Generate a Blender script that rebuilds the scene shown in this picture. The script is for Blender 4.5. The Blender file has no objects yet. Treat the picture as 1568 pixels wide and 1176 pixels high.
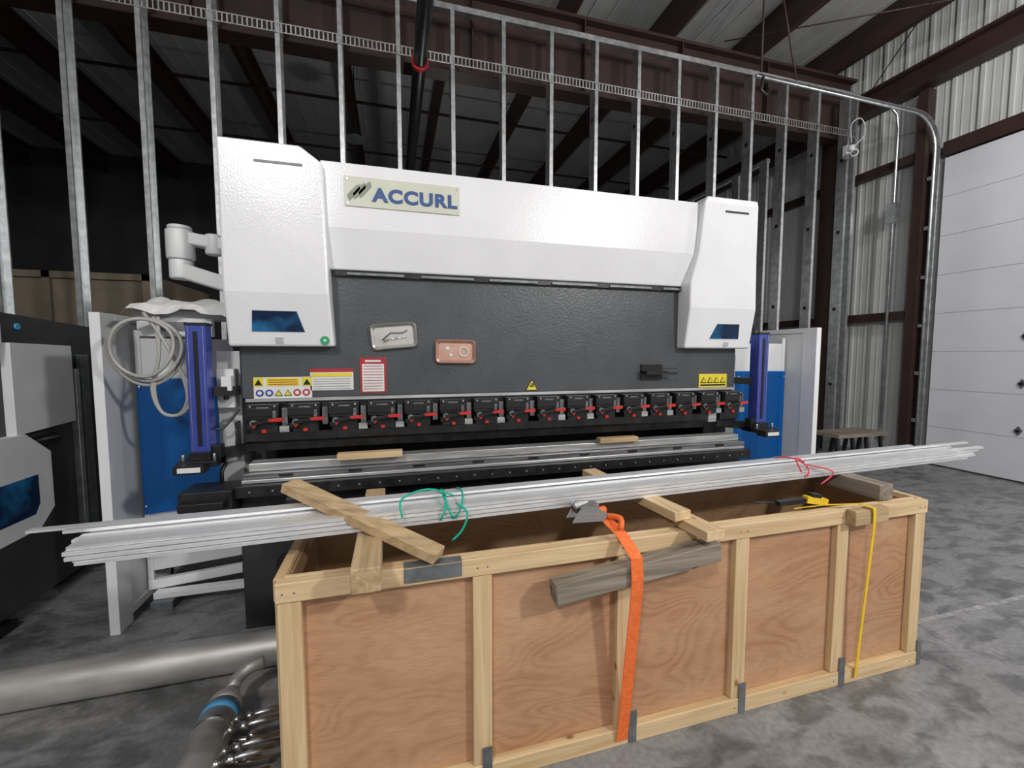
import bpy, math, random
from mathutils import Vector, Matrix, Euler
random.seed(7)
scene=bpy.context.scene
try:
    scene.view_settings.view_transform='Standard'
except Exception: pass

# ------------------------------------------------------------ materials
def newmat(name):
    m=bpy.data.materials.new(name); m.use_nodes=True
    nt=m.node_tree; b=nt.nodes['Principled BSDF']
    return m,nt,b
def setp(b,col=None,rough=None,metal=None,spec=None):
    if col is not None: b.inputs['Base Color'].default_value=(*col,1)
    if rough is not None: b.inputs['Roughness'].default_value=rough
    if metal is not None: b.inputs['Metallic'].default_value=metal
    if spec is not None and 'Specular IOR Level' in b.inputs: b.inputs['Specular IOR Level'].default_value=spec
def noisemat(name,c1,c2,scale=5,stretch=(1,1,1),rough=.5,metal=0,bump=0,bscale=None,detail=4,lo=.35,hi=.65,dist=0.0,rough2=None,spec=None,bdist=.01):
    m,nt,b=newmat(name); setp(b,c1,rough,metal,spec)
    tc=nt.nodes.new('ShaderNodeTexCoord'); mp=nt.nodes.new('ShaderNodeMapping')
    mp.inputs['Scale'].default_value=stretch
    nt.links.new(tc.outputs['Object'],mp.inputs['Vector'])
    n=nt.nodes.new('ShaderNodeTexNoise'); n.inputs['Scale'].default_value=scale; n.inputs['Detail'].default_value=detail
    n.inputs['Distortion'].default_value=dist
    nt.links.new(mp.outputs['Vector'],n.inputs['Vector'])
    r=nt.nodes.new('ShaderNodeValToRGB'); r.color_ramp.elements[0].position=lo; r.color_ramp.elements[1].position=hi
    r.color_ramp.elements[0].color=(*c1,1); r.color_ramp.elements[1].color=(*c2,1)
    nt.links.new(n.outputs['Fac'],r.inputs['Fac']); nt.links.new(r.outputs['Color'],b.inputs['Base Color'])
    if rough2 is not None:
        mr=nt.nodes.new('ShaderNodeMapRange'); mr.inputs['To Min'].default_value=rough; mr.inputs['To Max'].default_value=rough2
        nt.links.new(n.outputs['Fac'],mr.inputs['Value']); nt.links.new(mr.outputs['Result'],b.inputs['Roughness'])
    if bump:
        n2=nt.nodes.new('ShaderNodeTexNoise'); n2.inputs['Scale'].default_value=bscale or scale*3; n2.inputs['Detail'].default_value=2
        nt.links.new(mp.outputs['Vector'],n2.inputs['Vector'])
        bp=nt.nodes.new('ShaderNodeBump'); bp.inputs['Strength'].default_value=bump; bp.inputs['Distance'].default_value=bdist
        nt.links.new(n2.outputs['Fac'],bp.inputs['Height']); nt.links.new(bp.outputs['Normal'],b.inputs['Normal'])
    return m
def plain(name,col,rough=.5,metal=0,spec=None):
    return noisemat(name,col,tuple(c*.88 for c in col),scale=9,rough=rough,metal=metal,spec=spec)

M={}
M['white']=noisemat('powder_coat_white',(.80,.80,.82),(.76,.76,.78),scale=3,rough=.22,bump=.22,bscale=110,bdist=.004)
M['white2']=noisemat('painted_white_frame',(.72,.73,.74),(.66,.67,.68),scale=4,rough=.45)
M['grey']=noisemat('hammered_dark_grey',(.060,.065,.073),(.072,.078,.086),scale=6,rough=.36,bump=.34,bscale=75,bdist=.005)
M['dark']=noisemat('dark_machine_paint',(.028,.03,.034),(.04,.042,.047),scale=4,rough=.5,bump=.1)
M['black']=noisemat('black_oxide_steel',(.014,.014,.015),(.032,.032,.034),scale=15,rough=.36,metal=.3)
M['blackp']=plain('black_plastic',(.012,.012,.012),.35)
M['steel']=noisemat('ground_steel',(.55,.55,.55),(.72,.72,.72),scale=10,stretch=(.3,6,6),rough=.25,metal=1)
M['steel2']=noisemat('satin_die_steel',(.42,.42,.42),(.68,.68,.68),scale=6,stretch=(.6,8,8),rough=.38,metal=.6)
M['steeldk']=noisemat('worn_die_steel',(.13,.13,.135),(.30,.30,.31),scale=5,stretch=(.5,10,10),rough=.35,metal=.6)
M['galv']=noisemat('galvanised_steel',(.58,.60,.61),(.80,.82,.83),scale=14,rough=.30,metal=.92,rough2=.46,detail=3)
M['alu']=noisemat('mill_aluminium',(.76,.77,.79),(.95,.95,.96),scale=8,stretch=(.4,30,30),rough=.34,metal=.65,rough2=.5)
M['stain']=noisemat('stainless_pipe_steel',(.40,.38,.36),(.66,.64,.61),scale=5,stretch=(.5,2,2),rough=.42,metal=.7,rough2=.6,detail=6)
M['red']=plain('red_lever',(.62,.03,.025),.35)
M['redsign']=plain('red_print',(.45,.02,.03),.5)
M['yellow']=plain('yellow_label',(.80,.66,.04),.5)
M['yellowstrap']=plain('yellow_webbing',(.85,.55,.02),.7)
M['orange']=noisemat('orange_webbing',(.92,.20,.045),(.80,.14,.025),scale=60,rough=.75)
M['bluetext']=plain('blue_ink',(.03,.08,.25),.5)
M['leaf']=plain('grey_gold_ink',(.26,.28,.22),.5)
M['bluecol']=noisemat('blue_anodised',(.04,.06,.33),(.06,.09,.40),scale=5,rough=.3,metal=.2)
M['bluetape']=plain('blue_tape',(.10,.38,.70),.5)
M['green']=plain('green_twine',(.0,.45,.30),.7)
M['greenst']=plain('green_sticker',(.02,.35,.12),.5)
M['pink']=plain('pink_twine',(.80,.08,.12),.7)
M['paper']=plain('white_label',(.75,.75,.74),.55)
M['wornline']=noisemat('worn_line_paint',(.22,.22,.22),(.42,.42,.41),scale=14,rough=.6,detail=6)
M['badge']=noisemat('champagne_plate',(.56,.57,.47),(.64,.65,.55),scale=3,rough=.35,metal=0)
M['brown']=noisemat('brown_primer_steel',(.032,.017,.014),(.044,.022,.018),scale=3,rough=.55)
M['cable']=plain('cable_sleeve',(.42,.41,.39),.45)
M['glassdark']=noisemat('tinted_window',(.005,.02,.06),(.02,.16,.36),scale=3,lo=.45,hi=.6,rough=.08)
M['tray']=noisemat('stamped_tin',(.62,.60,.56),(.75,.73,.70),scale=8,rough=.28,metal=.8)
M['copper']=noisemat('copper_tin',(.62,.36,.28),(.75,.50,.42),scale=6,rough=.3,metal=.6)
M['greyst']=noisemat('grey_banding',(.14,.15,.16),(.22,.23,.24),scale=20,rough=.45,metal=.4)
M['board']=noisemat('brown_board',(.17,.135,.095),(.22,.18,.13),scale=3,rough=.8)
M['roof']=noisemat('roof_liner',(.36,.36,.36),(.42,.42,.42),scale=2,rough=.6)
M['backdark']=noisemat('unlit_rear_cladding',(.03,.03,.033),(.045,.045,.05),scale=1,rough=.8)  # near-black base colour paints in the lack of light at the rear
M['wallw']=noisemat('white_cladding',(.60,.61,.61),(.54,.55,.55),scale=2,rough=.5)
M['doorw']=noisemat('white_door_panel',(.74,.74,.79),(.70,.70,.75),scale=2,rough=.45)
M['doorline']=plain('door_joint',(.50,.51,.55),.6)
M['lamp']=plain('light_grey_plastic',(.5,.5,.5),.5)

def wood(name,c1,c2,axis,scale=1.0,rough=.65):
    st={'x':(1.2,22,22),'y':(22,1.2,22),'z':(22,22,1.2)}[axis]
    m=noisemat(name,c1,c2,scale=1.6*scale,stretch=st,rough=rough,detail=5,dist=.6,lo=.3,hi=.7,bump=.15,bscale=3)
    # dark knots
    nt=m.node_tree; b=nt.nodes['Principled BSDF']; src=b.inputs['Base Color'].links[0].from_socket
    tc=nt.nodes.new('ShaderNodeTexCoord'); mp=nt.nodes.new('ShaderNodeMapping')
    mp.inputs['Scale'].default_value={'x':(1,1.8,1.8),'y':(1.8,1,1.8),'z':(1.8,1.8,1)}[axis]
    vo=nt.nodes.new('ShaderNodeTexVoronoi'); vo.inputs['Scale'].default_value=4.5
    nt.links.new(tc.outputs['Object'],mp.inputs['Vector']); nt.links.new(mp.outputs['Vector'],vo.inputs['Vector'])
    r=nt.nodes.new('ShaderNodeValToRGB'); r.color_ramp.elements[0].position=.05; r.color_ramp.elements[0].color=(1,1,1,1)
    r.color_ramp.elements[1].position=.11; r.color_ramp.elements[1].color=(0,0,0,1)
    nt.links.new(vo.outputs['Distance'],r.inputs['Fac'])
    mx=nt.nodes.new('ShaderNodeMixRGB'); mx.inputs['Color2'].default_value=(c1[0]*.45,c1[1]*.36,c1[2]*.3,1)
    nt.links.new(r.outputs['Color'],mx.inputs['Fac']); nt.links.new(src,mx.inputs['Color1']); nt.links.new(mx.outputs['Color'],b.inputs['Base Color'])
    return m
for ax in 'xyz':
    M['pine'+ax]=wood('pine_'+ax,(.55,.37,.19),(.73,.55,.33),ax)
    M['oldw'+ax]=wood('weathered_wood_'+ax,(.13,.105,.080),(.33,.285,.225),ax)
    M['pinedk'+ax]=wood('pine_aged_'+ax,(.33,.22,.11),(.58,.42,.24),ax)
def plywood(name,cA,cB,cC):
    m,nt,b=newmat(name); setp(b,cA,.5)
    tc=nt.nodes.new('ShaderNodeTexCoord'); mp=nt.nodes.new('ShaderNodeMapping'); mp.inputs['Scale'].default_value=(.9,1.0,2.4)
    nt.links.new(tc.outputs['Object'],mp.inputs['Vector'])
    n=nt.nodes.new('ShaderNodeTexNoise'); n.inputs['Scale'].default_value=1.15; n.inputs['Detail'].default_value=2; n.inputs['Distortion'].default_value=.5
    nt.links.new(mp.outputs['Vector'],n.inputs['Vector'])
    mul=nt.nodes.new('ShaderNodeMath'); mul.operation='MULTIPLY'; mul.inputs[1].default_value=150
    nt.links.new(n.outputs['Fac'],mul.inputs[0])
    s=nt.nodes.new('ShaderNodeMath'); s.operation='SINE'; nt.links.new(mul.outputs[0],s.inputs[0])
    r=nt.nodes.new('ShaderNodeValToRGB'); e=r.color_ramp.elements
    e[0].position=0; e[0].color=(*cA,1); e[1].position=.7; e[1].color=(*cB,1)
    mr=nt.nodes.new('ShaderNodeMapRange'); mr.inputs['From Min'].default_value=-1; mr.inputs['From Max'].default_value=1
    nt.links.new(s.outputs[0],mr.inputs['Value']); nt.links.new(mr.outputs['Result'],r.inputs['Fac'])
    n2=nt.nodes.new('ShaderNodeTexNoise'); n2.inputs['Scale'].default_value=2.2; n2.inputs['Detail'].default_value=8
    nt.links.new(mp.outputs['Vector'],n2.inputs['Vector'])
    r2=nt.nodes.new('ShaderNodeValToRGB'); r2.color_ramp.elements[0].position=.35; r2.color_ramp.elements[1].position=.72
    nt.links.new(n2.outputs['Fac'],r2.inputs['Fac'])
    mx=nt.nodes.new('ShaderNodeMixRGB'); mx.inputs['Color2'].default_value=(*cC,1)
    nt.links.new(r2.outputs['Color'],mx.inputs['Fac']); nt.links.new(r.outputs['Color'],mx.inputs['Color1'])
    # fine pores
    mp3=nt.nodes.new('ShaderNodeMapping'); mp3.inputs['Scale'].default_value=(6,1,60); nt.links.new(tc.outputs['Object'],mp3.inputs['Vector'])
    n3=nt.nodes.new('ShaderNodeTexNoise'); n3.inputs['Scale'].default_value=3; n3.inputs['Detail'].default_value=3; nt.links.new(mp3.outputs['Vector'],n3.inputs['Vector'])
    r3=nt.nodes.new('ShaderNodeValToRGB'); r3.color_ramp.elements[0].position=.35; r3.color_ramp.elements[0].color=(.88,.86,.84,1); r3.color_ramp.elements[1].position=.6
    nt.links.new(n3.outputs['Fac'],r3.inputs['Fac'])
    mx3=nt.nodes.new('ShaderNodeMixRGB'); mx3.blend_type='MULTIPLY'; mx3.inputs['Fac'].default_value=1
    nt.links.new(mx.outputs['Color'],mx3.inputs['Color1']); nt.links.new(r3.outputs['Color'],mx3.inputs['Color2'])
    nt.links.new(mx3.outputs['Color'],b.inputs['Base Color'])
    return m
M['ply']=plywood('plywood',(.405,.205,.105),(.485,.262,.142),(.57,.34,.20))
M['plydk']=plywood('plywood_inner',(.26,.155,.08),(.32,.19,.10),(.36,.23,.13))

def concrete():
    m,nt,b=newmat('stained_concrete'); setp(b,(.15,.15,.15),.5)
    tc=nt.nodes.new('ShaderNodeTexCoord')
    def N(s,d,st=(1,1,1),dist=0):
        mp=nt.nodes.new('ShaderNodeMapping'); mp.inputs['Scale'].default_value=st
        nt.links.new(tc.outputs['Object'],mp.inputs['Vector'])
        n=nt.nodes.new('ShaderNodeTexNoise'); n.inputs['Scale'].default_value=s; n.inputs['Detail'].default_value=d; n.inputs['Distortion'].default_value=dist
        nt.links.new(mp.outputs['Vector'],n.inputs['Vector']); return n
    a=N(.9,6,dist=.4); c=N(5,8,(1,1.8,1),.6); d=N(40,4)
    r=nt.nodes.new('ShaderNodeValToRGB'); r.color_ramp.elements[0].position=.35; r.color_ramp.elements[1].position=.68
    r.color_ramp.elements[0].color=(.165,.165,.167,1); r.color_ramp.elements[1].color=(.295,.295,.298,1)
    nt.links.new(a.outputs['Fac'],r.inputs['Fac'])
    r2=nt.nodes.new('ShaderNodeValToRGB'); r2.color_ramp.elements[0].position=.38; r2.color_ramp.elements[1].position=.55
    r2.color_ramp.elements[0].color=(.46,.46,.46,1); r2.color_ramp.elements[1].color=(1.05,1.05,1.05,1)
    nt.links.new(c.outputs['Fac'],r2.inputs['Fac'])
    mx=nt.nodes.new('ShaderNodeMixRGB'); mx.blend_type='MULTIPLY'; mx.inputs['Fac'].default_value=.85
    nt.links.new(r.outputs['Color'],mx.inputs['Color1']); nt.links.new(r2.outputs['Color'],mx.inputs['Color2'])
    r3=nt.nodes.new('ShaderNodeValToRGB'); r3.color_ramp.elements[0].position=.3; r3.color_ramp.elements[1].position=.7
    r3.color_ramp.elements[0].color=(.8,.8,.8,1); r3.color_ramp.elements[1].color=(1.15,1.15,1.15,1)
    nt.links.new(d.outputs['Fac'],r3.inputs['Fac'])
    mx2=nt.nodes.new('ShaderNodeMixRGB'); mx2.blend_type='MULTIPLY'; mx2.inputs['Fac'].default_value=1
    nt.links.new(mx.outputs['Color'],mx2.inputs['Color1']); nt.links.new(r3.outputs['Color'],mx2.inputs['Color2'])
    nt.links.new(mx2.outputs['Color'],b.inputs['Base Color'])
    mr=nt.nodes.new('ShaderNodeMapRange'); mr.inputs['To Min'].default_value=.25; mr.inputs['To Max'].default_value=.55
    nt.links.new(c.outputs['Fac'],mr.inputs['Value']); nt.links.new(mr.outputs['Result'],b.inputs['Roughness'])
    return m
M['concrete']=concrete()
def poly():
    m,nt,b=newmat('blue_polycarbonate'); setp(b,(.015,.17,.48),.10)
    t=nt.nodes.new('ShaderNodeBsdfTransparent'); t.inputs['Color'].default_value=(.12,.50,.92,1)
    mix=nt.nodes.new('ShaderNodeMixShader'); mix.inputs['Fac'].default_value=.55
    out=nt.nodes['Material Output']
    nt.links.new(b.outputs[0],mix.inputs[1]); nt.links.new(t.outputs[0],mix.inputs[2]); nt.links.new(mix.outputs[0],out.inputs['Surface'])
    return m
M['poly']=poly()

# ------------------------------------------------------------ builder
class B:
    def __init__(s,name): s.name=name; s.v=[]; s.f=[]; s.m=[]; s.sm=[]; s.mats=[]
    def mi(s,mat):
        if mat not in s.mats: s.mats.append(mat)
        return s.mats.index(mat)
    def add(s,vs,fs,mat,smooth=False):
        o=len(s.v); s.v+= [Vector(p) for p in vs]; k=s.mi(mat)
        for f in fs: s.f.append([i+o for i in f]); s.m.append(k); s.sm.append(smooth)
    def box(s,x0,x1,y0,y1,z0,z1,mat):
        vs=[(x0,y0,z0),(x1,y0,z0),(x1,y1,z0),(x0,y1,z0),(x0,y0,z1),(x1,y0,z1),(x1,y1,z1),(x0,y1,z1)]
        s.add(vs,[(0,3,2,1),(4,5,6,7),(0,1,5,4),(1,2,6,5),(2,3,7,6),(3,0,4,7)],mat)
    def beam(s,p0,p1,w,h,mat,roll=0,w1=None,h1=None):
        p0=Vector(p0);p1=Vector(p1); d=(p1-p0).normalized()
        up=Vector((0,0,1)) if abs(d.z)<.95 else Vector((0,1,0))
        r=d.cross(up).normalized(); u=r.cross(d).normalized()
        if roll:
            q=Matrix.Rotation(roll,3,d); r=q@r; u=q@u
        w1=w1 or w; h1=h1 or h
        vs=[]
        for p,ww,hh in((p0,w,h),(p1,w1,h1)):
            for a,b_ in((-1,-1),(1,-1),(1,1),(-1,1)): vs.append(p+r*a*ww/2+u*b_*hh/2)
        s.add(vs,[(0,1,2,3),(7,6,5,4),(0,4,5,1),(1,5,6,2),(2,6,7,3),(3,7,4,0)],mat)
    def prism(s,poly,axis,a0,a1,mat):
        n=len(poly)
        def P(a,b_,c):
            return {'x':(c,a,b_),'y':(a,c,b_),'z':(a,b_,c)}[axis]
        vs=[P(a,b_,a0) for a,b_ in poly]+[P(a,b_,a1) for a,b_ in poly]
        fs=[tuple(range(n)),tuple(range(2*n-1,n-1,-1))]+[(i,i+n,(i+1)%n+n,(i+1)%n) for i in range(n)]
        s.add(vs,fs,mat)
    def cyl(s,p0,p1,r,mat,seg=16,r1=None,caps=True):
        s.tube([p0,p1],r,mat,seg,caps=caps,radii=[r,r1 if r1 is not None else r])
    def tube(s,pts,r,mat,seg=8,closed=False,caps=True,radii=None):
        pts=[Vector(p) for p in pts]; n=len(pts); vs=[]; prev=None
        for i,p in enumerate(pts):
            if closed: d=pts[(i+1)%n]-pts[i-1]
            else: d=pts[min(i+1,n-1)]-pts[max(i-1,0)]
            d.normalize()
            if prev is None:
                a=Vector((0,0,1)) if abs(d.z)<.9 else Vector((1,0,0)); u=d.cross(a).normalized()
            else:
                u=(prev-d*prev.dot(d)).normalized()
            prev=u; w=d.cross(u); rr=radii[i] if radii else r
            for k in range(seg):
                t=2*math.pi*k/seg; vs.append(p+(u*math.cos(t)+w*math.sin(t))*rr)
        fs=[]
        for i in range(n if closed else n-1):
            j=(i+1)%n
            for k in range(seg): fs.append((i*seg+k,i*seg+(k+1)%seg,j*seg+(k+1)%seg,j*seg+k))
        s.add(vs,fs,mat,True)
        if caps and not closed:
            o=len(s.v)-len(vs); k=s.mi(mat)
            s.f.append([o+i for i in range(seg-1,-1,-1)]); s.m.append(k); s.sm.append(False)
            s.f.append([o+(n-1)*seg+i for i in range(seg)]); s.m.append(k); s.sm.append(False)
    def strip(s,pts,widthvec,th,mat):
        pts=[Vector(p) for p in pts]; wv=Vector(widthvec)/2; n=len(pts); vs=[]
        for i,p in enumerate(pts):
            d=(pts[min(i+1,n-1)]-pts[max(i-1,0)]).normalized(); nn=d.cross(wv.normalized()).normalized()*th/2
            vs+=[p-wv-nn,p+wv-nn,p+wv+nn,p-wv+nn]
        fs=[(0,1,2,3),tuple(4*(n-1)+k for k in(3,2,1,0))]
        for i in range(n-1):
            for k in range(4): fs.append((4*i+k,4*i+4+k,4*i+4+(k+1)%4,4*i+(k+1)%4))
        s.add(vs,fs,mat)
    def zloft(s,rows,yb,mat):
        vs=[]
        for z,xl,xr,yf in rows: vs+=[(xl,yf,z),(xr,yf,z),(xr,yb,z),(xl,yb,z)]
        n=len(rows); fs=[(0,1,2,3),tuple(4*(n-1)+k for k in(3,2,1,0))]
        for i in range(n-1):
            for k in range(4): fs.append((4*i+k,4*i+(k+1)%4,4*i+4+(k+1)%4,4*i+4+k))
        s.add(vs,fs,mat)
    def build(s,parent=None,bevel=0,recalc=True):
        lo=Vector((min(p.x for p in s.v),min(p.y for p in s.v),min(p.z for p in s.v)))
        hi=Vector((max(p.x for p in s.v),max(p.y for p in s.v),max(p.z for p in s.v)))
        o=Vector(((lo.x+hi.x)/2,(lo.y+hi.y)/2,lo.z))
        me=bpy.data.meshes.new(s.name+'_mesh')
        me.from_pydata([p-o for p in s.v],[],s.f)
        for m in s.mats: me.materials.append(M[m])
        for i,p in enumerate(me.polygons): p.material_index=s.m[i]; p.use_smooth=s.sm[i]
        if recalc:
            import bmesh
            bm=bmesh.new(); bm.from_mesh(me); bmesh.ops.recalc_face_normals(bm,faces=bm.faces); bm.to_mesh(me); bm.free()
        ob=bpy.data.objects.new(s.name,me); scene.collection.objects.link(ob)
        if parent is not None:
            ob.parent=parent; ob.location=o-parent.location
        else: ob.location=o
        if bevel:
            md=ob.modifiers.new('bevel','BEVEL'); md.width=bevel; md.segments=2; md.limit_method='ANGLE'; md.angle_limit=math.radians(40)
        return ob
def empty(name,loc):
    e=bpy.data.objects.new(name,None); e.location=loc; e.empty_display_size=.2; scene.collection.objects.link(e); return e
def text(name,body,loc,size,mat,parent,sx=1.0,off=0.0,rot=(math.pi/2,0,0)):
    c=bpy.data.curves.new(name+'_crv','FONT'); c.body=body; c.size=size; c.extrude=.0012; c.offset=off; c.space_character=1.12
    t=bpy.data.objects.new(name+'_tmp',c); scene.collection.objects.link(t)
    bpy.context.view_layer.update()
    dg=bpy.context.evaluated_depsgraph_get()
    me=bpy.data.meshes.new_from_object(t.evaluated_get(dg)); bpy.data.objects.remove(t)
    me.materials.clear(); me.materials.append(M[mat])
    ob=bpy.data.objects.new(name,me); scene.collection.objects.link(ob)
    ob.parent=parent; ob.location=Vector(loc)-parent.location; ob.rotation_euler=rot; ob.scale=(sx,1,1)
    return ob
def smooth(pts,n=4):
    sp=[]
    for i in range(len(pts)-1):
        P=[Vector(pts[max(i-1,0)]),Vector(pts[i]),Vector(pts[i+1]),Vector(pts[min(i+2,len(pts)-1)])]
        for k in range(n):
            t=k/n; sp.append(.5*((2*P[1])+(-P[0]+P[2])*t+(2*P[0]-5*P[1]+4*P[2]-P[3])*t*t+(-P[0]+3*P[1]-3*P[2]+P[3])*t**3))
    sp.append(Vector(pts[-1])); return sp

# ------------------------------------------------------------ room
XR=7.6; XL=-9; YB=13; YF=-6; ZC=6.5
b=B('floor'); b.box(XL,XR,YF,YB,-.1,0,'concrete'); b.build()
b=B('floor_marking_line'); b.box(2.9,7.4,1.685,1.715,.0005,.002,'wornline'); b.build()
b=B('ceiling'); b.box(XL,XR+.1,YF,YB,ZC,ZC+.1,'roof')
b.build()
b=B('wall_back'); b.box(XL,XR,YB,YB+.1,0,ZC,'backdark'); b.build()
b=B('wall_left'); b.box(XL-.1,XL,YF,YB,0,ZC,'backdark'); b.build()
b=B('wall_front'); b.box(XL,XR,YF-.1,YF,0,ZC,'wallw'); b.build()
DY0,DY1=.0,4.3; DH=4.35
b=B('wall_right')
b.box(XR,XR+.1,YF,YB,0,ZC,'wallw')
y=YF+.1
while y<YB:
    for dy,hw in((0,.022),(.1,.008),(.2,.008)):
        yy=y+dy
        z0=0 if not(DY0-.1<yy<DY1+.1) else DH+.25
        b.box(XR-(.022 if hw>.01 else .006),XR,yy-hw,yy+hw,z0,ZC,'wallw')
    y+=.3
b.build()
for i,z in enumerate((2.2,4.5)):
    b=B('trim_%d'%(i+1)); b.box(XR-.16,XR-.025,4.64,YB-.02,z-.06,z+.06,'brown'); b.build()
b=B('trim_3'); b.box(XR-.16,XR-.025,DY0-.3,4.30,DH+.02,DH+.2,'brown'); b.build()
b=B('trim_4'); b.box(XR-.18,XR-.025,4.50,4.62,0,5.4,'brown'); b.build()
b=B('steel_eave_beam'); b.box(XR-.30,XR-.05,YF,YB,5.43,5.47,'brown'); b.box(XR-.20,XR-.15,YF,YB,5.47,5.72,'brown'); b.box(XR-.30,XR-.05,YF,YB,5.72,5.76,'brown'); b.build()
b=B('steel_column')
b.box(7.04,7.08,5.45,5.75,0,5.4,'brown'); b.box(7.08,7.30,5.58,5.61,0,5.4,'brown'); b.box(7.30,7.34,5.45,5.75,0,5.4,'brown'); b.build()
b=B('steel_rafter_beam')
b.box(XL,XR-.32,5.50,5.53,5.08,5.98,'brown'); b.box(XL,XR-.32,5.40,5.63,5.04,5.08,'brown'); b.box(XL,XR-.32,5.40,5.63,5.98,6.02,'brown')
x=-8
while x<7: b.box(x,x+.015,5.41,5.50,5.08,5.98,'brown'); x+=1.5
b.build()
b=B('roof_purlins')
x=-8.2
while x<XR:
    b.prism([(x,6.05),(x+.09,6.05),(x+.09,6.08),(x+.03,6.08),(x+.03,6.44),(x+.1,6.44),(x+.1,6.48),(x,6.48)],'y',YF,YB,'brown')
    x+=1.5
b.build()
b=B('roof_seams')
y=6.3
while y<12.8: b.box(XL,XR-.3,y,y+.03,6.0,6.04,'brown'); y+=1.9
x=-8.6
while x<XR-.3: b.box(x,x+.02,YF,YB,6.485,6.50,'lamp'); x+=.3
b.build()
b=B('roof_brace_rods')
b.cyl((7.2,5.2,5.6),(5.0,2.0,6.05),.008,'brown',6); b.cyl((4.6,5.3,6.03),(7.2,3.2,5.75),.008,'brown',6)
for k in range(4): b.cyl((4.6,2.2+.09*k,5.95),(7.2,2.2+.09*k,5.95),.012,'greyst',6)
b.build()
b=B('pendant_light_fixture')
b.cyl((-.57,8,5.28),(-.57,8,5.36),.18,'greyst',20,r1=.06); b.cyl((-.57,8,5.36),(-.57,8,6.45),.01,'black',6); b.box(-.63,-.51,7.94,8.06,5.36,5.46,'black'); b.build()

# stud wall
SY=5.15
def stud(b,x,y0,z0,z1,w=.045,d=.15):
    t=.004; l=.014
    P=[(x,y0),(x+w,y0),(x+w,y0+l),(x+w-t,y0+l),(x+w-t,y0+t),(x+t,y0+t),(x+t,y0+d-t),(x+w-t,y0+d-t),(x+w-t,y0+d-l),(x+w,y0+d-l),(x+w,y0+d),(x,y0+d)]
    b.prism(P,'z',z0,z1,'galv')
b=B('metal_stud_wall')
for k in range(-12,12):
    stud(b,.09+.61*k,SY,.004,5.60)
    for z in (1.1,2.3,3.5,4.6):
        b.box(.09+.61*k-.003,.09+.61*k,SY+.05,SY+.10,z,z+.05,'black')
for x in (6.95,): stud(b,x,SY,.004,5.6)
b.box(-8,7.0,SY-.01,SY-.005,5.54,5.60,'galv'); b.box(-8,7.0,SY-.01,SY+.16,5.60,5.605,'galv')
b.box(-8,7.0,SY-.01,SY+.16,0,.004,'galv'); b.box(-8,7.0,SY-.01,SY-.005,0,.06,'galv')
b.box(-8,7.0,SY-.012,SY-.008,5.035,5.045,'galv'); b.box(-8,7.0,SY-.012,SY-.008,4.945,4.955,'galv')
x=-8
while x<7: b.box(x,x+.014,SY-.012,SY-.009,4.955,5.035,'galv'); x+=.045
b.build()
b=B('metal_stud_partition')
for i in range(6):
    stud(b,6.05,5.9+.61*i,.004,4.8)
b.box(6.04,6.11,5.9,9.2,4.8,4.86,'galv')
b.build()
b=B('tall_wooden_crate'); b.box(-5.2,-3.0,6.6,8.4,.0,2.62,'board')
for x in (-5.2,-4.1,-3.08): b.box(x,x+.08,6.56,6.6,0,2.62,'board')
b.box(-5.2,-3,6.56,6.6,2.54,2.62,'board'); b.build()
b=B('leaning_metal_tubes')
for k,(x,dz) in enumerate(((4.0,1.5),(4.06,1.35),(4.12,1.42),(4.17,1.2))): b.cyl((x,3.35+.02*k,.0),(x+.03,3.5,dz),.018,'galv' if k%2 else 'white2',10)
b.build()

b=B('ceiling_water_pipe'); b.cyl((.34,-2,4.83),(.34,12.5,4.83),.075,'black',20)
b.cyl((.34,5.0,4.83),(.34,5.05,4.83),.095,'redsign',20); b.cyl((.34,3.1,4.83),(.34,3.25,4.83),.09,'black',20)
for y in (2.6,5.9,9): b.cyl((.34,y,4.83),(.34,y,6.4),.008,'steel',6)
b.build()

# garage door
b=B('sectional_garage_door')
n=8; h=(DH-.02)/n
for i in range(n):
    z0=.02+i*h
    b.box(XR-.10,XR-.05,DY0,DY1,z0+.004,z0+h-.004,'doorw')
    b.box(XR-.095,XR-.055,DY0,DY1,z0-.004,z0+.004,'doorline')
for z in (.65,1.24,1.83,2.42):
    b.prism([(3.36,z-.06),(3.40,z),(3.36,z+.06),(3.32,z)],'x',XR-.112,XR-.104,'greyst')
    b.cyl((XR-.13,3.36,z),(XR-.11,3.36,z),.018,'black',10)
b.build()
b=B('garage_door_track')
R=.45; yt=4.38
pts=[(XR-.13,yt,0.02),(XR-.13,yt,4.5)]
for i in range(1,9):
    a=i/8*math.pi/2; pts.append((XR-.13-R+R*math.cos(a),yt,4.5+R*math.sin(a)))
pts.append((4.3,yt,4.98))
b.strip(pts,(0,.06,0),.006,'galv')
b.strip([Vector(p)+Vector((.03 if i<2 else 0,-.03,0)) for i,p in enumerate(pts[:2])],(0,.01,0),.05,'galv')
b.tube([Vector(p)+Vector((0,.03,0)) for p in pts],.018,'galv',8)
for z in (.6,1.3,2.0,2.7,3.4,4.1):
    b.box(XR-.14,XR-.03,yt+.02,yt+.10,z,z+.05,'galv')
b.cyl((4.35,yt,4.98),(4.35,yt,6.4),.012,'brown',6); b.cyl((4.9,yt,4.98),(4.5,yt,6.4),.012,'brown',6)
b.tube([(4.38,yt,4.96),(4.36,yt,4.8),(4.44,yt,4.76),(4.5,yt,4.84)],.018,'black',8)
b.build()
b=B('electrical_conduit')
b.tube([(7.40,4.85,.3),(7.40,4.85,5.0),(7.36,4.85,5.2),(7.2,4.85,5.3)],.02,'galv',8)
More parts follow.
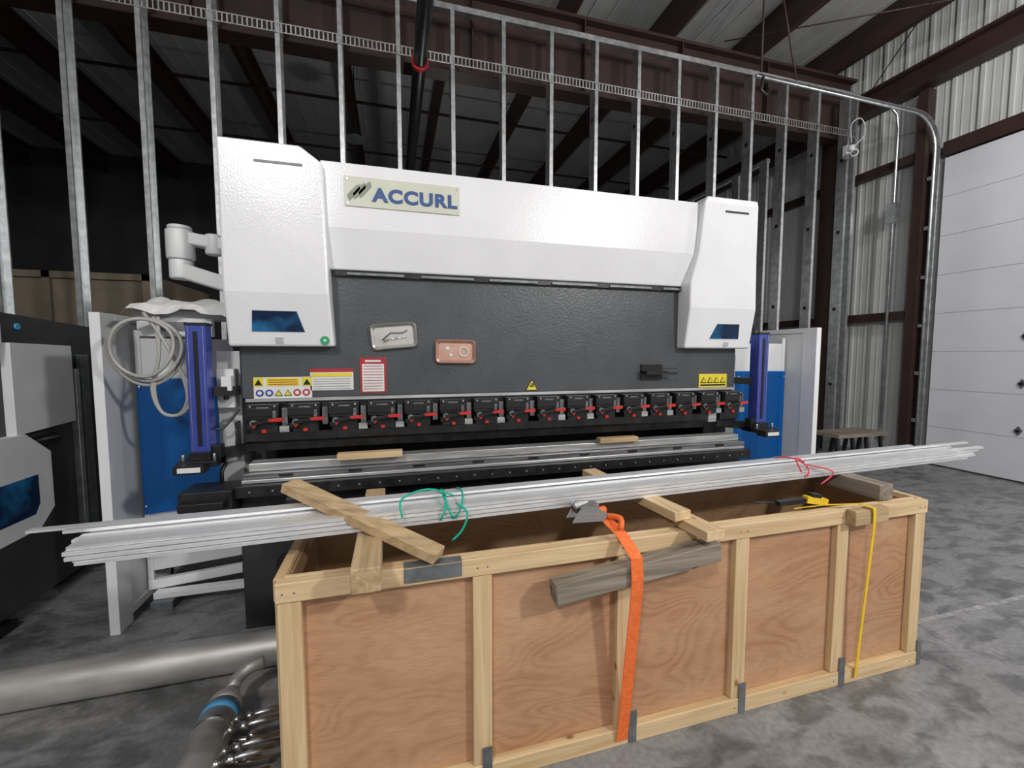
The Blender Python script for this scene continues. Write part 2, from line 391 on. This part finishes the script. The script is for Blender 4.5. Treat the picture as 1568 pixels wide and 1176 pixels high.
b.box(7.34,7.43,4.78,4.92,3.6,3.9,'galv'); b.box(7.36,7.43,4.8,4.9,.25,.4,'galv'); b.build()
b=B('security_camera'); b.cyl((6.75,5.05,4.68),(6.75,5.05,4.76),.05,'white2',14); b.cyl((6.75,5.02,4.62),(6.62,4.9,4.58),.05,'white2',14)
b.cyl((6.62,4.9,4.58),(6.61,4.89,4.577),.035,'blackp',14)
b.tube(smooth([(6.8,5.05,4.75),(6.95,5.0,4.95),(6.85,5.0,5.15),(6.7,5.03,5.05),(6.75,5.05,4.8)]),.007,'white2',6)
b.box(6.70,6.80,5.08,5.14,4.6,4.78,'white2'); b.build()
b=B('work_bench')
b.box(6.0,6.95,4.45,4.85,.42,.47,'oldwx')
for x in (6.05,6.35,6.62,6.9):
    b.beam((x,4.47,.0),(x,4.52,.42),.04,.04,'black'); b.beam((x,4.84,.0),(x,4.78,.42),.04,.04,'black')
b.beam((6.05,4.5,.2),(6.9,4.5,.2),.03,.03,'black'); b.build()

# ------------------------------------------------------------ press brake
PB=empty('press_brake',(.85,2.7,0))
b=B('main_frame')
b.box(-.82,-.70,2.86,4.3,.0,2.6,'dark'); b.box(2.40,2.52,2.86,4.3,0,2.6,'dark')
b.box(-.70,2.40,3.35,4.2,.12,2.6,'dark')
b.box(-.84,2.54,2.80,3.3,.12,.84,'dark')
b.box(-.86,-.42,2.70,3.2,.0,.72,'dark'); b.box(2.1,2.54,2.70,3.2,.0,.72,'dark')
b.build(PB,.006)
b=B('ram_plate'); b.box(-.82,2.52,2.68,2.80,1.355,2.2,'grey'); b.build(PB,.004)
b=B('ram_edge_strip'); b.box(-.80,2.50,2.665,2.80,1.335,1.353,'steel2'); b.box(-.8,2.5,2.68,2.8,1.30,1.335,'black'); b.build(PB)
b=B('cover_left')
b.zloft([(1.645,-.85,-.322,2.60),(1.93,-.85,-.335,2.55),(2.63,-.85,-.352,2.55),(2.70,-.85,-.45,2.55),(2.712,-.85,-.47,2.56)],3.3,'white'); b.build(PB,.012)
b=B('cover_right')
b.zloft([(1.645,2.0,2.57,2.60),(1.93,2.0,2.57,2.55),(2.10,2.0,2.565,2.55),(2.31,2.06,2.56,2.55),(2.66,2.10,2.56,2.55),(2.705,2.13,2.56,2.56)],3.3,'white'); b.build(PB,.012)
b=B('cover_middle')
b.prism([(2.595,2.665),(2.595,2.31),(2.64,2.085),(3.25,2.085),(3.25,2.665)],'x',-.37,2.08,'white'); b.build(PB,.008)
b=B('cover_underside_lights')
b.box(-.32,2.0,2.655,2.71,2.055,2.083,'black')
x=-.25
while x<1.9: b.box(x,x+.32,2.645,2.67,2.060,2.074,'greyst'); x+=.42
b.build(PB)
b=B('cover_vents')
b.box(-.68,-.45,2.546,2.56,2.60,2.612,'blackp'); b.box(2.27,2.47,2.546,2.56,2.60,2.612,'blackp')
b.build(PB)
def sl(z): return 2.55+(1.93-z)*(.05/.285)-.004
b=B('viewing_windows')
def quadplate(b,pts,mat,th=.004):
    vs=[(x,sl(z),z) for x,z in pts]+[(x,sl(z)+th,z) for x,z in pts]; n=len(pts)
    b.add(vs,[tuple(range(n)),tuple(range(2*n-1,n-1,-1))]+[(i,(i+1)%n,(i+1)%n+n,i+n) for i in range(n)],mat)
quadplate(b,[(-.73,1.725),(-.47,1.725),(-.505,1.835),(-.72,1.835)],'glassdark')
quadplate(b,[(2.2,1.715),(2.45,1.715),(2.44,1.82),(2.25,1.82)],'glassdark')
quadplate(b,[(-.62,1.66),(-.58,1.66),(-.58,1.695),(-.62,1.695)],'lamp'); quadplate(b,[(2.33,1.66),(2.37,1.66),(2.37,1.69),(2.33,1.69)],'lamp')
b.cyl((-.37,sl(1.68)-.001,1.68),(-.37,sl(1.68)+.006,1.68),.024,'greenst',20)
b.cyl((-.37,sl(1.68)-.002,1.68),(-.37,sl(1.68)+.0,1.68),.012,'paper',3)
b.build(PB)
b=B('name_plate'); b.box(-.245,.395,2.588,2.597,2.43,2.592,'badge')
for x,z in((-.23,2.445),(-.23,2.577),(.38,2.445),(.38,2.577)): b.cyl((x,2.585,z),(x,2.59,z),.006,'steel',8)
for i in range(3):
    cx=-.195+i*.030; cz=2.512+(i-1)*.010; k=1.25
    b.prism([(cx-.030*k,cz-.012*k),(cx-.022*k,cz-.036*k),(cx-.008*k,cz-.022*k),(cx+.026*k,cz+.018*k),(cx+.022*k,cz+.040*k),(cx+.008*k,cz+.032*k)],'y',2.584,2.589,'leaf')
b.build(PB)
text('name_plate_lettering','ACCURL',(-.095,2.5865,2.468),.100,'bluetext',PB,sx=1.13,off=.0045)
b=B('labels')
Y=2.6785
def lab(x,z,w,h,mat,y=Y,th=.002): b.box(x-w/2,x+w/2,y-th,y+.002,z-h/2,z+h/2,mat)
def tri(x,z,s,mat,y=Y-.004):
    b.prism([(x-s/2,z-s*.43),(x+s/2,z-s*.43),(x,z+s*.43)],'y',y-.001,y+.002,mat)
lab(-.12,1.476,.15,.21,'redsign'); lab(-.12,1.462,.125,.165,'paper',Y-.002)
for i in range(9): lab(-.12,1.395+i*.017,.11,.003,'redsign',Y-.0045,.001)
lab(-.12,1.562,.09,.012,'paper',Y-.002)
lab(-.35,1.455,.235,.125,'paper'); lab(-.35,1.508,.235,.02,'redsign',Y-.002); lab(-.35,1.482,.22,.02,'yellow',Y-.002)
for i in range(5): lab(-.35,1.402+i*.014,.2,.002,'greyst',Y-.002)
lab(-.61,1.41,.30,.125,'paper'); lab(-.61,1.445,.17,.045,'yellow',Y-.002); lab(-.735,1.445,.05,.05,'yellow',Y-.002); lab(-.485,1.445,.05,.05,'yellow',Y-.002)
for i,c in enumerate(['bluecol','bluecol','yellow','yellow','redsign','redsign']):
    if c=='yellow': tri(-.73+i*.048,1.383,.042,'blackp'); tri(-.73+i*.048,1.382,.030,'yellow',Y-.006)
    else:
        x=-.73+i*.048; b.cyl((x,Y-.005,1.383),(x,Y,1.383),.020,c,16); b.cyl((x,Y-.0055,1.383),(x,Y-.004,1.383),.011,'paper',12)
tri(-.735,1.444,.04,'blackp'); tri(-.485,1.444,.04,'blackp')
for i in range(3): lab(-.61,1.432+i*.012,.15,.004,'redsign',Y-.004,.001)
tri(.88,1.40,.088,'blackp',Y-.001); tri(.88,1.398,.072,'yellow'); lab(.88,1.392,.03,.008,'blackp',Y-.006,.001); lab(.885,1.405,.02,.008,'blackp',Y-.006,.001)
lab(2.32,1.405,.25,.10,'yellow')
for i in range(4):
    tri(2.235+i*.057,1.41,.05,'blackp'); tri(2.235+i*.057,1.409,.034,'yellow',Y-.006)
lab(2.32,1.372,.22,.012,'blackp',Y-.004,.001)
b.build(PB)
b=B('small_bracket_shelf'); b.box(1.70,1.87,2.60,2.68,1.475,1.485,'black'); b.box(1.70,1.87,2.665,2.68,1.42,1.53,'black'); b.box(1.70,1.95,2.60,2.605,1.46,1.475,'black'); b.box(1.70,1.95,2.60,2.605,1.50,1.505,'black'); b.build(PB)
b=B('tool_clamps')
for i in range(16):
    x=-.70+i*.2095
    b.box(x-.078,x+.078,2.600,2.68,1.245,1.325,'black')
    b.box(x-.082,x+.050,2.590,2.60,1.262,1.305,'blackp')
    b.box(x-.066,x+.070,2.612,2.67,1.165,1.243,'black')
    b.box(x-.078,x-.040,2.60,2.612,1.19,1.215,'blackp')
    b.cyl((x-.045,2.585,1.225),(x-.045,2.61,1.225),.018,'greyst',12)
    b.beam((x-.05,2.582,1.222),(x+.045,2.578,1.242),.014,.018,'blackp')
    b.beam((x+.035,2.578,1.240),(x+.105,2.575,1.243),.014,.015,'red',h1=.020)
    b.beam((x-.015,2.585,1.236),(x-.045,2.585,1.20),.008,.010,'red')
    b.box(x-.008,x+.014,2.60,2.612,1.168,1.185,'red')
    for dx in(-.06,.06): b.cyl((x+dx,2.594,1.315),(x+dx,2.60,1.315),.006,'steel',8)
    b.box(x+.088,x+.118,2.63,2.67,1.20,1.30,'greyst')
    b.box(x-.03,x+.03,2.5985,2.60,1.30,1.312,'greyst')
    b.box(x+.048,x+.066,2.596,2.60,1.25,1.29,'steeldk')
    if i%3!=1: b.box(x+.075,x+.125,2.622,2.66,1.165,1.20,'steel2')
b.build(PB,.002)
b=B('upper_punch')
pp=[(2.615,1.165),(2.615,1.12),(2.64,1.105),(2.65,1.06),(2.66,1.105),(2.68,1.12),(2.68,1.165)]
b.prism(pp,'x',-.80,2.22,'black'); b.prism(pp,'x',2.34,2.50,'black')
b.box(2.25,2.32,2.63,2.67,1.10,1.165,'steel2'); b.build(PB)
b=B('lower_table')
b.box(-.78,2.50,2.60,2.70,.955,1.0,'steel2'); b.box(-.80,2.52,2.56,2.74,.925,.953,'steeldk')
b.box(-.80,2.50,2.54,2.78,.905,.923,'steel2')
b.box(-.82,2.52,2.50,2.82,.84,.903,'black'); b.box(-.82,2.52,2.60,2.9,.62,.838,'black')
for i in range(9): b.box(-.62+i*.36,-.60+i*.36+.05,2.553,2.56,.93,.947,'black')
for i in range(30): b.cyl((-.75+i*.11,2.494,.87),(-.75+i*.11,2.50,.87),.007,'greyst',8)
b.build(PB,.003)
b=B('front_support_arm')
b.box(-1.06,-.82,2.46,2.66,.76,.90,'black'); b.box(-1.04,-.84,2.40,2.52,.82,.86,'blackp')
b.box(-.52,-.46,2.24,2.5,.84,.9,'black'); b.box(-.55,-.43,2.45,2.69,.60,.84,'black')
b.cyl((-.50,2.42,.60),(-.50,2.42,.84),.02,'blackp',10); b.cyl((-.50,2.42,.56),(-.50,2.42,.60),.045,'blackp',14)
b.cyl((-.62,2.66,.38),(-.62,2.69,.38),.06,'blackp',16); b.cyl((-.62,2.62,.38),(-.62,2.66,.38),.03,'black',12)
b.build(PB,.004)
b=B('side_junction_boxes')
b.box(-.98,-.86,2.80,3.1,.86,1.62,'white2'); b.box(-.955,-.87,2.72,2.80,1.30,1.52,'white2'); b.box(-.93,-.87,2.70,2.80,1.0,1.22,'lamp')
b.box(-.915,-.865,2.66,2.72,1.40,1.48,'paper'); b.cyl((-.9,2.69,1.35),(-.9,2.69,1.39),.014,'black',8)
b.tube(smooth([(-.98,2.66,1.30),(-.95,2.62,1.22),(-.9,2.62,1.20),(-.83,2.66,1.30)]),.007,'blackp',6)
b.tube([(-.92,2.7,1.0),(-.93,2.66,.95),(-.93,2.66,.9)],.012,'blackp',6)
b.box(2.56,2.64,2.80,3.05,.9,1.6,'white2'); b.build(PB,.004)
for nm,x in(('safety_column_left',-.985),('safety_column_right',2.665)):
    b=B(nm)
    b.box(x-.045,x+.045,2.56,2.64,1.09,1.75,'bluecol'); b.box(x-.010,x+.010,2.556,2.56,1.12,1.72,'blackp')
    b.box(x-.035,x-.032,2.557,2.56,1.09,1.75,'steel'); b.box(x+.032,x+.035,2.557,2.56,1.09,1.75,'steel')
    b.box(x-.048,x+.048,2.558,2.642,1.75,1.765,'blackp')
    b.box(x-.09,x+.09,2.50,2.66,1.02,1.05,'blackp'); b.box(x-.05,x+.05,2.54,2.64,1.05,1.09,'black')
    b.box(x-.08,x+.05,2.44,2.52,1.0,1.045,'black'); b.box(x-.06,x+.04,2.435,2.44,1.01,1.035,'paper')
    b.box(x+.05 if x<0 else x-.09,x+.09 if x<0 else x-.05,2.56,2.62,1.02,1.12,'black')
    s=1 if x<0 else -1
    b.beam((x+.04*s,2.62,1.40),(x+.14*s,2.72,1.40),.03,.05,'blackp'); b.beam((x+.04*s,2.62,1.06),(x+.17*s,2.75,1.06),.03,.06,'black')
    for dx in(-.07,.07): b.cyl((x+dx,2.53,1.05),(x+dx,2.53,1.085),.01,'steel',8)
    b.build(PB,.003)
def guard(nm,X,y0,s):
    b=B(nm)
    xi=X+s*.05
    a0,a1=min(X,xi),max(X,xi)
    b.box(a0,a1,y0,y0+.13,.0,1.83,'white')
    b.box(a0,a1,y0+.13,y0+.62,1.79,1.83,'white'); b.box(a0,a1,y0+.13,y0+.62,.05,.10,'white')
    b.box(a0+.015,a1-.015,y0+.13,y0+.62,.10,1.79,'white2'); b.box(a0,a1,y0+.58,y0+.64,0,1.83,'white')
    p0=Vector((X+s*.05,y0+.28,0)); p1=Vector((X+s*.55,y0+.38,0))
    def pan(t0,t1,z0,z1,th,mat,off=0):
        q0=p0.lerp(p1,t0); q1=p0.lerp(p1,t1); zc=(z0+z1)/2
        b.beam((q0.x,q0.y+off,zc),(q1.x,q1.y+off,zc),th,z1-z0,mat)
    pan(0,1.0,1.42,1.70,.02,'white2',.03); pan(0,1,.22,.62,.02,'white2',.03); pan(0,1,.10,.16,.04,'white',.03)
    pan(0.02,1.0,.60,1.45,.008,'poly'); pan(0,.06,.1,1.75,.03,'white2',.03)
    pan(0.5,.56,.62,1.42,.02,'white2',.05)
    for t in(.05,.9):
        for z in(.65,1.4):
            q=p0.lerp(p1,t); b.cyl((q.x,q.y-.012,z),(q.x,q.y+.01,z),.009,'steel',8)
    b.box(min(X+s*.1,X+s*.70),max(X+s*.1,X+s*.70),y0+.24,y0+.30,.06,.10,'white')
    b.box(min(X+s*.1,X+s*.22),max(X+s*.1,X+s*.22),y0+.20,y0+.34,.0,.06,'greyst')
    b.build(PB,.004)
guard('side_guard_left',-1.585,2.84,1); guard('side_guard_right',3.52,2.80,-1)
b=B('pendant_arm')
b.cyl((-1.185,2.95,2.15),(-1.185,2.95,2.32),.07,'white2',24); b.cyl((-1.185,2.95,2.32),(-1.185,2.95,2.345),.06,'white2',24)
b.cyl((-1.185,2.95,2.04),(-1.185,2.95,2.15),.06,'white2',24)
b.beam((-1.16,2.95,2.275),(-.86,3.0,2.245),.09,.07,'white2'); b.beam((-1.19,2.95,2.09),(-.86,3.0,1.99),.11,.085,'white2')
b.cyl((-1.02,2.965,2.19),(-1.02,2.965,2.31),.045,'white2',20)
b.build(PB,.01)
b=B('control_pendant')
b.box(-1.36,-.95,2.78,3.0,1.80,1.84,'lamp'); b.box(-1.33,-.98,2.76,2.80,1.70,1.80,'white2'); b.box(-1.25,-1.1,2.755,2.76,1.73,1.78,'greyst')
N=16; vs=[];fs=[]
for i in range(N+1):
    for j in range(7):
        x=-1.38+.50*i/N; y=2.70+.30*j/6; z=1.860+.018*math.sin(i*.8)*math.cos(j*1.1)+random.uniform(-.005,.005)+(.06*j/6)
        if i==0 or i==N: z-=.03
        if j==0: z-=.03
        vs.append((x,y,z))
for i in range(N):
    for j in range(6): fs.append((i*7+j,i*7+j+1,(i+1)*7+j+1,(i+1)*7+j))
b.add(vs,fs,'paper'); b.build(PB)
b=B('cable_coil')
for k in range(3):
    r=.140+.012*k; cx=-1.265+.012*(k%2); cz=1.635-.010*k; pts=[]
    for i in range(32):
        a=2*math.pi*i/32; pts.append((cx+r*math.cos(a)*(1.0+.05*math.sin(2*a+k)),2.66+.018*k+.02*math.sin(2*a),cz+r*math.sin(a)*1.08))
    b.tube(pts,.0095,'cable',8,closed=True)
for k in range(2):
    b.tube(smooth([(-1.22+.02*k,2.69,1.80),(-1.20,2.68,1.6),(-1.24+.01*k,2.68,1.42),(-1.20,2.68,1.29),(-1.12+.01*k,2.68,1.28),(-1.08+.02*k,2.68,1.38),(-1.12,2.68,1.55),(-1.2,2.68,1.72),(-1.26,2.68,1.82)]),.009,'cable',8)
b.build(PB)

def rrect(w,h,r,n=5):
    P=[]
    for cx,cz,a0 in((w/2-r,h/2-r,0),(-w/2+r,h/2-r,90),(-w/2+r,-h/2+r,180),(w/2-r,-h/2+r,270)):
        for i in range(n+1):
            a=math.radians(a0+90*i/n); P.append((cx+r*math.cos(a),cz+r*math.sin(a)))
    return P
def tray(cx,cz,w,h,rot,mat,deco):
    b=B('metal_tray')
    c,s_=math.cos(rot),math.sin(rot)
    def T(p,y): return (cx+p[0]*c-p[1]*s_,y,cz+p[0]*s_+p[1]*c)
    yb=2.677
    o=rrect(w,h,.03); o2=rrect(w-.012,h-.012,.026); i1=rrect(w-.03,h-.03,.022); i2=rrect(w-.045,h-.045,.018); n=len(o)
    rings=[(o,yb),(o,yb-.018),(o2,yb-.026),(i1,yb-.018),(i2,yb-.006)]
    vs=[];fs=[]
    for P,y in rings: vs+=[T(p,y) for p in P]
    for k in range(4):
        for i in range(n): fs.append((k*n+i,k*n+(i+1)%n,(k+1)*n+(i+1)%n,(k+1)*n+i))
    fs.append(tuple(4*n+i for i in range(n)))
    b.add(vs,fs,mat,False)
    if deco==0:
        b.tube([T((-.07,-.02),yb-.012),T((-.02,0.02),yb-.014),T((.05,.015),yb-.014),T((.08,.03),yb-.012)],.005,'greyst',6)
        b.tube([T((-.07,-.03),yb-.012),T((.0,-.015),yb-.014),T((.07,-.01),yb-.012)],.006,'steel',6)
    else:
        pts=[T((.05+.028*math.cos(a),.028*math.sin(a)),yb-.012) for a in [i*math.pi/8 for i in range(16)]]
        b.tube(pts,.004,'paper',6,closed=True); b.cyl(T((-.05,.02),yb-.012),T((-.05,.02),yb-.006),.012,'paper',10)
        b.cyl(T((-.03,-.02),yb-.012),T((-.03,-.02),yb-.006),.009,'paper',10)
    b.build(PB)
tray(.005,1.712,.27,.155,math.radians(5),'tray',0)
tray(.375,1.618,.255,.15,math.radians(-1),'copper',1)
b=B('wooden_spacer_block'); b.box(-.32,.04,2.54,2.60,1.002,1.038,'pinex'); b.build(None,.003)
b=B('wooden_spacer_block'); b.box(1.33,1.62,2.56,2.62,1.002,1.035,'pinedkx'); b.build(None,.003)

# ------------------------------------------------------------ left machine
LM=empty('metalworking_machine',(-2.9,3.8,0))
b=B('body')
b.prism([(2.9,.06),(4.7,.06),(4.7,1.55),(4.1,1.80),(3.0,1.86),(2.9,1.80)],'x',-3.9,-2.2,'dark')
b.box(-3.8,-2.3,3.0,4.6,0,.06,'black'); b.box(-2.32,-2.16,2.95,3.1,0,.05,'black')
b.build(LM,.01)
b=B('side_panels')
b.prism([(3.17,1.12),(3.66,1.14),(3.66,1.66),(3.17,1.67)],'x',-2.2,-2.15,'white2')
b.prism([(2.5,.50),(3.28,.52),(3.40,.62),(3.40,.98),(3.22,1.12),(2.5,1.14)],'x',-2.199,-2.14,'white2')
b.prism([(2.6,.62),(3.24,.62),(3.28,.68),(3.28,.86),(2.6,.86)],'x',-2.14,-2.135,'glassdark')
b.box(-2.2,-2.17,2.95,3.15,1.66,1.80,'white2'); b.box(-2.17,-2.165,2.97,3.13,1.68,1.78,'lamp')
b.box(-2.2,-2.16,3.70,3.74,.1,1.5,'galv'); b.box(-2.2,-2.17,3.78,3.86,.1,1.6,'greyst')
b.cyl((-2.2,3.30,1.77),(-2.19,3.30,1.77),.02,'bluetape',14)
b.cyl((-2.2,3.25,1.05),(-2.17,3.5,1.05),.035,'blackp',12)
b.build(LM,.006)

# ------------------------------------------------------------ crate
CX0,CX1,CY0,CY1,CZ=-.38,2.585,1.49,2.06,.87
CR=empty('plywood_shipping_crate',((CX0+CX1)/2,(CY0+CY1)/2,0))
b=B('plywood_panels')
b.box(CX0+.02,CX1-.02,CY0,CY0+.012,.03,CZ-.02,'ply')
b.box(CX0+.02,CX1-.02,CY1-.012,CY1,.03,CZ-.02,'plydk')
b.box(CX0+.02,CX0+.032,CY0+.012,CY1-.012,.03,CZ-.02,'plydk'); b.box(CX1-.032,CX1-.02,CY0+.012,CY1-.012,.03,CZ-.02,'ply')
b.box(CX0+.03,CX1-.03,CY0+.012,CY1-.012,.05,.07,'plydk')
b.build(CR)
b=B('crate_rails_x')
for y0,y1 in((CY0-.035,CY0),(CY1,CY1+.03)):
    b.box(CX0,CX1,y0,y1,CZ-.066,CZ,'pinex'); b.box(CX0,CX1,y0,y1,0,.070,'pinex')
b.box(CX0,CX1,CY0+.012,CY0+.030,CZ-.05,CZ-.002,'pinex'); b.build(CR,.003)
b=B('crate_rails_y')
for x0,x1 in((CX0-.012,CX0+.02),(CX1-.02,CX1+.012)):
    b.box(x0,x1,CY0,CY1,CZ-.075,CZ,'piney'); b.box(x0,x1,CY0,CY1,0,.075,'piney')
b.build(CR,.003)
b=B('crate_battens')
for x in (-.34,.295,.88,1.45,2.03,2.545):
    b.box(x-.035,x+.035,CY0-.030,CY0,.072,CZ-.068,'pinez'); b.box(x-.035,x+.035,CY1,CY1+.025,.072,CZ-.068,'pinez')
for y in (CY0+.04,CY1-.05):
    b.box(CX0-.01,CX0+.02,y-.035,y+.035,.077,CZ-.077,'pinez'); b.box(CX1-.02,CX1+.01,y-.035,y+.035,.077,CZ-.077,'pinez')
b.build(CR,.003)
b=B('crate_nails')
for x in (-.34,.295,.88,1.45,2.03,2.545):
    for dz in (.03,CZ-.035):
        for dx in (-.018,.018): b.cyl((x+dx,CY0-.037,dz),(x+dx,CY0-.034,dz),.003,'greyst',8)
b.build(CR)
b=B('steel_corner_ties')
for x in (.31,.92,1.47,2.06):
    b.box(x-.018,x+.018,CY0-.038,CY0-.034,.005,.14,'greyst')
b.box(CX1-.012,CX1+.016,CY0-.038,CY0-.03,.0,.13,'greyst')
b.box(.02,.22,CY0-.038,CY0-.034,CZ-.055,CZ-.005,'greyst'); b.box(.02,.22,CY0-.038,CY0,CZ,CZ+.003,'greyst')
b.build(CR)

ZT=CZ+.002
b=B('lumber_block'); b.beam((-.095,1.32,ZT+.041),(-.095,2.12,ZT+.041),.088,.080,'pinedky'); b.build(None,.004)
b=B('lumber_plank'); b.beam((1.20,1.34,ZT+.022),(1.12,2.30,ZT+.022),.09,.040,'piney'); b.build(None,.003)
b=B('lumber_offcut'); b.beam((1.14,1.46,ZT+.063),(1.10,1.78,ZT+.063),.085,.040,'piney'); b.build(None,.003)
b=B('lumber_block'); b.beam((2.36,1.50,ZT+.041),(2.36,2.12,ZT+.041),.09,.080,'oldwy'); b.build(None,.004)
b=B('lumber_plank'); b.beam((-.40,1.79,1.095),(.14,1.455,.900),.080,.036,'pinedkx'); b.build(None,.003)
b=B('weathered_timber'); b.beam((.545,1.40,.735),(1.26,1.408,.805),.070,.078,'oldwx'); b.build(None,.005)
b=B('wooden_offcut_block'); b.beam((2.03,1.43,.845),(2.24,1.43,.85),.045,.07,'pinedkx'); b.build(None,.004)
b=B('scrap_lumber'); b.beam((2.61,1.75,.70),(2.72,1.75,.70),.09,.06,'pinedkx'); b.build(None,.003)

b=B('aluminium_bar_bundle')
rows=4; cols=7
for r in range(rows):
    for c in range(cols):
        off=(c-(cols-1)/2)*.028+random.uniform(-.002,.002)
        z=.9620+r*.0145
        xl=-.955+random.uniform(-.02,.04)-(.012*r); xr=3.50+random.uniform(-.25,.16)
        p0=Vector((xl,1.660+off+.006*r,z)); p1=Vector((xr,1.84+off*1.0+random.uniform(-.01,.03),z))
        b.beam(p0,p1,.0250,.0115,'alu',roll=random.uniform(-.05,.05))
b.beam((-1.17,1.74,1.020),(2.9,1.86,1.020),.03,.008,'alu'); b.beam((-1.05,1.70,1.022),(3.62,1.86,1.023),.024,.010,'alu')
b.build()
def ring(b,x,yc,zc,ry,rz,r,mat,tilt=0):
    pts=[]
    for i in range(20):
        a=2*math.pi*i/20; pts.append((x+tilt*math.sin(a),yc+ry*math.cos(a),zc+rz*math.sin(a)))
    b.tube(pts,r,mat,6,closed=True)
b=B('green_twine')
ring(b,.17,1.710,.988,.115,.050,.004,'green',.02); ring(b,.20,1.712,.99,.115,.050,.004,'green',-.02); ring(b,.23,1.712,.99,.115,.050,.004,'green',.03)
b.tube(smooth([(.22,1.66,1.040),(.12,1.64,1.08),(.02,1.61,1.06),(.02,1.58,1.0)]),.004,'green',6)
b.tube(smooth([(.22,1.60,1.03),(.26,1.57,1.0),(.24,1.56,.94),(.20,1.56,.90)]),.004,'green',6)
b.build()
b=B('pink_twine')
ring(b,2.06,1.785,.988,.115,.050,.004,'pink',.02); b.tube(smooth([(2.06,1.7,1.04),(1.98,1.68,1.07),(2.0,1.66,1.0)]),.004,'pink',6)
b.tube(smooth([(2.06,1.68,1.03),(2.2,1.65,.99),(2.12,1.65,.93)]),.004,'pink',6); b.build()

b=B('orange_ratchet_strap')
b.strip([(.79,1.55,.965),(.82,1.49,.93),(.845,1.44,.90),(.855,1.39,.865),(.862,1.357,.84),(.864,1.352,.76),(.865,1.356,.71),(.867,1.40,.38),(.868,1.447,.03)],(.050,0,0),.003,'orange')
b.beam((.80,1.56,.968),(.70,1.60,.975),.05,.012,'greyst'); b.beam((.68,1.53,.985),(.78,1.53,.995),.05,.02,'steel')
b.beam((.69,1.53,.99),(.75,1.54,.945),.06,.01,'blackp'); b.cyl((.755,1.50,.97),(.815,1.53,.97),.016,'orange',12)
for dy in(-.03,.03): b.prism([(.66,.945),(.70,1.010),(.75,1.005),(.81,.97),(.80,.94)],'y',1.52+dy-.002,1.52+dy+.002,'steel')
b.cyl((.72,1.49,.985),(.72,1.555,.985),.014,'blackp',12); b.tube(smooth([(.82,1.51,.95),(.85,1.46,.955),(.84,1.44,.92)]),.012,'orange',8)
b.build()
b=B('yellow_ratchet_strap')
b.strip([(1.78,1.50,.890),(1.95,1.49,.893),(2.12,1.46,.893),(2.13,1.40,.892),(2.135,1.400,.86),(2.137,1.401,.80),(2.14,1.447,.03)],(.022,0.004,0),.003,'yellowstrap')
b.beam((1.72,1.54,.905),(1.90,1.52,.915),.03,.02,'blackp'); b.beam((1.86,1.52,.92),(1.96,1.50,.905),.035,.03,'yellowstrap'); b.beam((1.89,1.518,.93),(1.93,1.51,.925),.037,.032,'blackp')
b.tube([(1.76,1.54,.90),(1.66,1.54,.915),(1.55,1.53,.93)],.004,'blackp',6)
b.build()

b=B('large_steel_pipe')
b.tube([(-4.5,2.36,.088),(.9,2.36,.088)],.088,'stain',40,caps=False); b.tube([(-4.5,2.36,.088),(.9,2.36,.088)],.080,'stain',40,caps=False)
b.build(recalc=False)
b=B('steel_manifold')
cx=-.71; zc=.13; r=.068
b.cyl((cx+.03,1.15,zc),(cx,1.92,zc),r,'stain',32)
b.tube([(cx,1.92,zc),(cx,1.96,zc),(cx,2.0,zc+.0),(cx,2.03,zc)],r,'stain',32,radii=[r,r*.93,r*.6,r*.40])
b.tube([(cx,2.02,zc),(cx+.0,2.08,zc+.01),(cx+.04,2.12,zc+.03),(cx+.10,2.13,zc+.04)],.028,'stain',16)
b.cyl((cx+.001,1.865,zc),(cx,1.905,zc),r+.002,'bluetape',32)
b.cyl((cx+.003,1.80,zc),(cx+.002,1.815,zc),r+.003,'steel',32)
for i in range(9):
    y=1.28+i*.072; z=zc+.02*(i%2)
    b.cyl((cx+r-.01,y,z),(cx+.26,y+.02,z+.005),.011,'steel',12); b.cyl((cx+.10,y+.005,z),(cx+.135,y+.008,z),.017,'steel',6); b.cyl((cx+r-.01,y,z),(cx+r+.02,y,z),.015,'steel',12)
for i in range(6):
    y=1.32+i*.10; b.cyl((cx+.02,y,zc-.05),(cx+.22,y+.01,.045),.010,'steel',12); b.cyl((cx+.12,y,.085),(cx+.15,y,.075),.016,'steel',6)
b.cyl((cx-.08,1.5,.01),(cx-.03,1.5,.09),.012,'steel',8); b.box(cx-.06,cx+.06,1.75,1.79,0,.07,'pinedkx'); b.box(cx-.06,cx+.06,1.2,1.24,0,.07,'pinedkx')
b.build()

# ------------------------------------------------------------ lights
def lamp(name,loc,power,size=.3,col=(1,.985,.96)):
    l=bpy.data.lights.new(name,'POINT'); l.energy=power; l.shadow_soft_size=size; l.color=col
    o=bpy.data.objects.new(name,l); o.location=loc; scene.collection.objects.link(o)
lamp('high_bay_lamp',(-1.8,-2.4,4.9),520,.25)
lamp('high_bay_lamp.001',(3.5,-2.3,3.95),520,.18)
lamp('high_bay_lamp.002',(5.6,1.0,4.9),220,.3)
lamp('rear_fill_light',(1.0,7.2,3.0),40,.15)  # unseen fill added behind the machine to lift the dark rear roof
w=bpy.data.worlds.new('world'); scene.world=w; w.use_nodes=True
w.node_tree.nodes['Background'].inputs['Color'].default_value=(.5,.55,.6,1); w.node_tree.nodes['Background'].inputs['Strength'].default_value=.15

# ------------------------------------------------------------ camera
cd=bpy.data.cameras.new('camera'); cd.sensor_width=36; cd.sensor_fit='HORIZONTAL'; cd.lens=650/1568*36; cd.clip_start=.02
co=bpy.data.objects.new('camera',cd); co.location=(0,0,1.6)
co.rotation_euler=(math.radians(90-3.96),0,math.radians(-15.55)); scene.collection.objects.link(co); scene.camera=co
